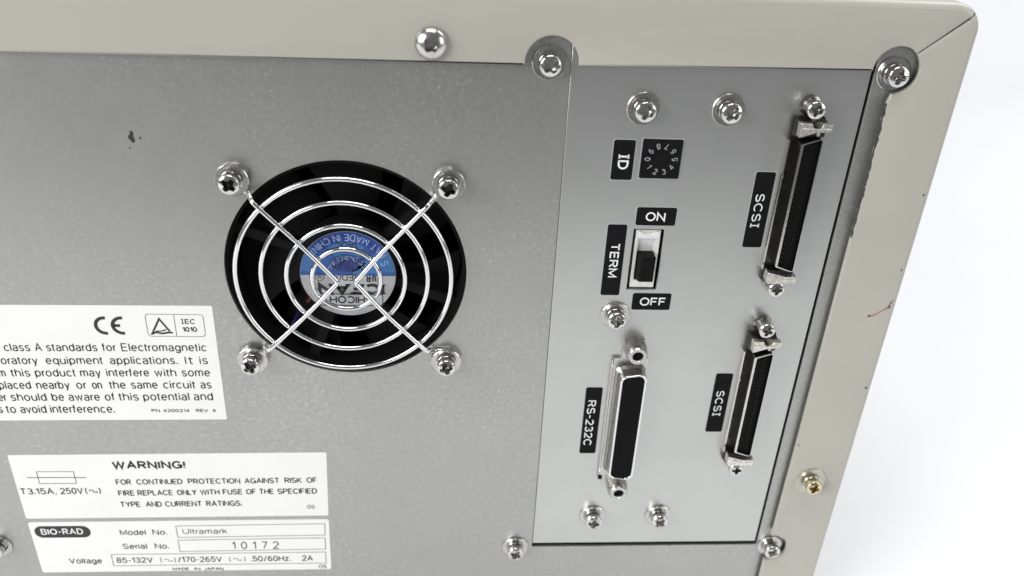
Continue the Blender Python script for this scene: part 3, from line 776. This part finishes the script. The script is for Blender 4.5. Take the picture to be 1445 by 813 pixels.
# ------------------------------------------------------------------ white paper labels (positions in the plane of the panel)
def sticker(name, pts, label):
    c = B(); c.poly(pts, 0.005, .14); return c.obj(name, 'paper', label=label)
def lettering(parent, rows, extra=None):
    for tone, m in ((0, 'ink'), (1, 'greyink'), (2, 'white')):
        rr = [r for r in rows if r[7] == tone]
        c = B()
        for s, x0, z0, x1, z1, cap, wt, _ in rr: text(c, s, x0, z0, x1, z1, cap, wt, .20, gap={'10172': .75, 'BIO-RAD': .30, 'WARNING!': .30}.get(s, .25))
        if extra: extra(c, tone)
        if len(c.bm.faces): c.obj('lettering', m, parent)
        else: c.bm.free()
def ln(c, pts, hw, h=.2): stroke(c.bm, pts, hw, lambda p: V3(p[0], p[1], h))
T_A = [
    ('class', -104.31, -28.25, -96.62, -28.19, 2.95, 0.118, 0),
    ('A', -95.24, -28.18, -93.13, -28.17, 2.95, 0.118, 0),
    ('standards', -91.89, -28.16, -76.74, -28.04, 2.96, 0.118, 0),
    ('for', -75.44, -28.03, -71.28, -28.0, 2.97, 0.118, 0),
    ('Electromagnetic', -69.61, -27.99, -44.0, -27.79, 2.97, 0.118, 0),
    ('laboratory', -110.96, -33.09, -95.36, -32.97, 2.99, 0.118, 0),
    ('equipment', -92.97, -32.96, -76.02, -32.83, 3.0, 0.118, 0),
    ('applications.', -73.87, -32.82, -53.4, -32.67, 3.02, 0.118, 0),
    ('It', -51.12, -32.65, -48.83, -32.63, 3.03, 0.118, 0),
    ('is', -46.7, -32.62, -44.15, -32.6, 3.04, 0.118, 0),
    ('from', -111.78, -37.7, -105.92, -37.66, 3.04, 0.118, 0),
    ('this', -104.46, -37.65, -98.62, -37.61, 3.04, 0.118, 0),
    ('product', -97.11, -37.59, -85.0, -37.51, 3.05, 0.118, 0),
    ('may', -83.58, -37.5, -77.35, -37.45, 3.06, 0.118, 0),
    ('interfere', -75.66, -37.44, -62.67, -37.35, 3.06, 0.118, 0),
    ('with', -61.07, -37.34, -54.4, -37.29, 3.07, 0.118, 0),
    ('some', -52.74, -37.28, -44.05, -37.22, 3.08, 0.118, 0),
    ('placed', -108.96, -42.36, -99.35, -42.28, 3.1, 0.118, 0),
    ('nearby', -97.72, -42.27, -87.63, -42.19, 3.1, 0.118, 0),
    ('or', -85.61, -42.18, -82.69, -42.15, 3.11, 0.118, 0),
    ('on', -80.83, -42.14, -77.8, -42.11, 3.12, 0.118, 0),
    ('the', -75.67, -42.1, -70.59, -42.06, 3.12, 0.118, 0),
    ('same', -68.94, -42.04, -60.79, -41.98, 3.12, 0.118, 0),
    ('circuit', -59.07, -41.97, -49.2, -41.89, 3.13, 0.118, 0),
    ('as', -47.57, -41.87, -44.16, -41.85, 3.14, 0.118, 0),
    ('user', -113.29, -47.02, -107.8, -46.97, 3.14, 0.118, 0),
    ('should', -106.43, -46.96, -95.55, -46.88, 3.14, 0.118, 0),
    ('be', -93.95, -46.87, -90.22, -46.84, 3.15, 0.118, 0),
    ('aware', -88.89, -46.83, -79.25, -46.75, 3.16, 0.118, 0),
    ('of', -77.75, -46.74, -74.74, -46.72, 3.17, 0.118, 0),
    ('this', -73.56, -46.71, -67.3, -46.66, 3.17, 0.118, 0),
    ('potential', -65.9, -46.65, -51.58, -46.54, 3.17, 0.118, 0),
    ('and', -50.21, -46.53, -44.21, -46.48, 3.19, 0.118, 0),
    ('s', -111.1, -51.7, -109.93, -51.69, 3.19, 0.118, 0),
    ('to', -108.97, -51.69, -105.88, -51.67, 3.19, 0.118, 0),
    ('avoid', -104.59, -51.66, -96.57, -51.62, 3.19, 0.118, 0),
    ('interference.', -95.39, -51.61, -75.54, -51.5, 3.2, 0.118, 0),
    ('PN', -64.09, -51.22, -61.47, -51.2, 1.25, 0.168, 0),
    ('4200214', -60.49, -51.2, -52.17, -51.16, 1.25, 0.168, 0),
    ('REV', -50.14, -51.15, -46.35, -51.14, 1.25, 0.168, 0),
    ('A', -45.03, -51.13, -43.81, -51.13, 1.26, 0.168, 0),
]
T_B = [
    ('WARNING!', -80.23, -74.76, -56.52, -74.71, 3.38, 0.205, 0),
    ('FOR', -80.24, -81.61, -75.23, -81.57, 2.38, 0.156, 0),
    ('CONTINUED', -73.53, -81.56, -58.33, -81.43, 2.38, 0.156, 0),
    ('PROTECTION', -56.62, -81.42, -39.25, -81.28, 2.39, 0.156, 0),
    ('AGAINST', -37.84, -81.27, -26.17, -81.17, 2.4, 0.156, 0),
    ('RISK', -24.43, -81.16, -18.64, -81.11, 2.42, 0.156, 0),
    ('OF', -17.05, -81.1, -13.48, -81.07, 2.42, 0.156, 0),
    ('FIRE', -80.29, -86.51, -74.84, -86.46, 2.43, 0.156, 0),
    ('REPLACE', -73.91, -86.46, -62.19, -86.35, 2.43, 0.156, 0),
    ('ONLY', -60.86, -86.34, -54.27, -86.29, 2.44, 0.156, 0),
    ('WITH', -53.16, -86.28, -46.62, -86.22, 2.44, 0.156, 0),
    ('FUSE', -45.6, -86.21, -38.95, -86.16, 2.44, 0.156, 0),
    ('OF', -37.77, -86.15, -34.35, -86.12, 2.45, 0.156, 0),
    ('THE', -33.4, -86.11, -28.39, -86.06, 2.45, 0.156, 0),
    ('SPECIFIED', -27.2, -86.05, -13.77, -85.94, 2.45, 0.156, 0),
    ('TYPE', -80.43, -91.6, -73.69, -91.56, 2.46, 0.156, 0),
    ('AND', -71.96, -91.55, -66.61, -91.52, 2.47, 0.156, 0),
    ('CURRENT', -65.5, -91.51, -53.17, -91.44, 2.47, 0.156, 0),
    ('RATINGS.', -51.74, -91.43, -39.64, -91.36, 2.48, 0.156, 0),
    ('OS', -17.66, -92.82, -14.99, -92.84, 1.71, 0.156, 1),
    ('T3.15A,', -112.02, -85.69, -100.31, -85.61, 2.72, 0.138, 0),
    ('250V', -99.01, -85.6, -91.55, -85.54, 2.73, 0.138, 0),
    ('(~)', -90.87, -85.64, -85.78, -85.61, 3.06, 0.112, 0),
]
T_C = [
    ('BIO-RAD', -109.1, -104.07, -94.95, -103.98, 2.77, 0.162, 2),
    ('Model', -82.73, -104.59, -73.94, -104.58, 2.56, 0.138, 0),
    ('No.', -71.69, -104.58, -66.71, -104.57, 2.57, 0.138, 0),
    ('Ultramark', -61.36, -104.34, -46.06, -104.33, 2.57, 0.125, 1),
    ('Serial', -82.86, -111.22, -74.54, -111.23, 2.61, 0.138, 0),
    ('No.', -71.87, -111.23, -67.0, -111.24, 2.62, 0.138, 0),
    ('10172', -45.15, -111.78, -28.72, -111.82, 3.6, 0.106, 0),
    ('Voltage', -102.41, -118.07, -91.15, -118.1, 2.66, 0.138, 0),
    ('85-132V', -86.09, -117.99, -73.51, -117.98, 2.67, 0.138, 0),
    ('/170-265V', -64.89, -117.98, -49.37, -117.96, 2.69, 0.138, 0),
    ('.50/60Hz.', -39.23, -117.95, -25.19, -117.94, 2.7, 0.138, 0),
    ('2A', -21.07, -117.94, -17.2, -117.93, 2.71, 0.138, 0),
    ('(~)', -70.97, -117.98, -65.47, -117.98, 2.68, 0.1, 1),
    ('(~)', -46.88, -117.96, -41.06, -117.95, 2.7, 0.1, 1),
    ('MADE', -67.17, -121.93, -61.46, -121.99, 1.37, 0.184, 0),
    ('IN', -59.72, -122.01, -57.56, -122.03, 1.37, 0.184, 0),
    ('JAPAN', -56.23, -122.04, -49.41, -122.11, 1.37, 0.184, 0),
    ('OS', -15.41, -121.74, -12.53, -121.78, 1.88, 0.15, 1),
]

la = sticker('compliance_label', rpoly([(-160, -55.0), (-40.8, -54.1), (-40.6, -11.5), (-160, -12.4)], .5, 4), 'white label with small black paragraph and CE mark')
def ex_a(c, tone):
    if tone != 0: return
    ln(c, E(-73.0, -18.75, 2.75, 2.72, 82, 278, 18), .52)
    ln(c, E(-67.9, -18.7, 2.9, 2.72, 84, 276, 18), .52); ln(c, [(-70.6, -18.7), (-68.6, -18.7)], .5)
    q_ = rpoly([(-60.75, -14.56), (-43.6, -14.6), (-43.75, -22.38), (-60.8, -22.42)], 1.0, 4); ln(c, q_+[q_[0]], .07)
    ln(c, [(-52.3, -14.6), (-52.35, -22.36)], .07)
    ln(c, [(-59.4, -21.2), (-56.8, -16.2), (-54.2, -20.6)], .28)
    ln(c, [(-58.4, -20.6), (-56.6, -20.5), (-55.2, -20.0)], .2)
    ln(c, [(-59.9, -21.7), (-58.4, -21.0), (-56.5, -21.4), (-54.6, -21.0), (-53.4, -21.1)], .3)
    text(c, '|EC', -50.5, -17.9, -46.2, -17.9, 1.75, .16, .2, serif=.03)
    text(c, '1010', -50.4, -20.75, -46.0, -20.7, 1.75, .18, .2, serif=.06)
lettering(la, T_A, ex_a)
lb = sticker('warning_label', rpoly([(-112.7, -96.6), (-10.5, -96.1), (-9.7, -67.9), (-112.7, -68.9)], .5, 4), 'white warning label with fuse symbol')
def ex_b(c, tone):
    if tone != 1: return
    ln(c, [(-104.95, -75.8), (-93.1, -75.8), (-93.1, -80.9), (-105.0, -80.9), (-104.95, -75.8)], .11)
    ln(c, [(-108.5, -78.3), (-89.5, -78.35)], .15)
lettering(lb, T_B, ex_b)
lc = sticker('rating_label', rpoly([(-112.5, -122.3), (-10.9, -122.3), (-10.5, -97.9), (-112.6, -98.4)], .8, 4), 'white rating label with model, serial and voltage boxes')
c = B(); c.poly(rrect(-111.2, -92.5, -105.5, -100.1, 2.6, 8), .14, .17); c.obj('logo_oval', 'ink', lc)
def ex_c(c, tone):
    if tone != 1: return
    for q_ in ([(-63.35, -100.5), (-12.0, -99.95), (-12.2, -105.35), (-63.3, -105.9)], [(-63.45, -107.2), (-12.3, -106.72), (-12.4, -112.2), (-63.5, -112.65)], [(-87.4, -113.8), (-12.5, -113.65), (-12.55, -119.15), (-87.5, -119.35)]):
        ln(c, q_+[q_[0]], .11)
lettering(lc, T_C, ex_c)

# ------------------------------------------------------------------ marks and dirt
b = B(); ln(b, [(p.x, p.y) for p in bez([Vector((162.9, -11.1, 0)), Vector((164.5, -10.8, 0)), Vector((166.7, -9.3, 0)), Vector((168.3, -8.1, 0)), Vector((169.4, -5.3, 0))], 5)], .36, FH+.02)
b.obj('scuff_mark', 'scuff', side, fix=False)
random.seed(11)
def blob(name, m, parent, cx, cz, r, h, n=11):
    b = B(); b.poly([(cx+r*random.uniform(.6, 1.25)*math.cos(2*math.pi*i/n), cz+r*random.uniform(.7, 1.5)*math.sin(2*math.pi*i/n)) for i in range(n)], h, h+.06)
    b.obj(name, m, parent)
b = B(); b.poly([(-56.5, 41.6), (-56.7, 40.7), (-56.1, 40.2), (-55.9, 39.6), (-55.2, 39.5), (-55.0, 40.3), (-55.3, 41.2), (-55.1, 42.2), (-55.6, 42.9), (-56.1, 42.6), (-55.9, 42.0)], .01, .08); b.obj('dark_speck', 'dirt', panel)
for x, z, r in ((-53.5, 40.9, .3), (-56.7, 37.9, .22), (-58.5, 35.0, .12), (25.3, 48, .12)): blob('dark_speck', 'dirt', panel, x, z, r, .01)
for x, z, r in ((168.9, -7.7, .5), (163.0, -11.1, .4), (169.2, -38.7, .45), (169.3, 5.4, .25), (151.3, -63.0, .3), (169.2, 30.3, .3)): blob('paint_chip', 'bare', side, x, z, r, FH+.01)
bpy.context.view_layer.update()
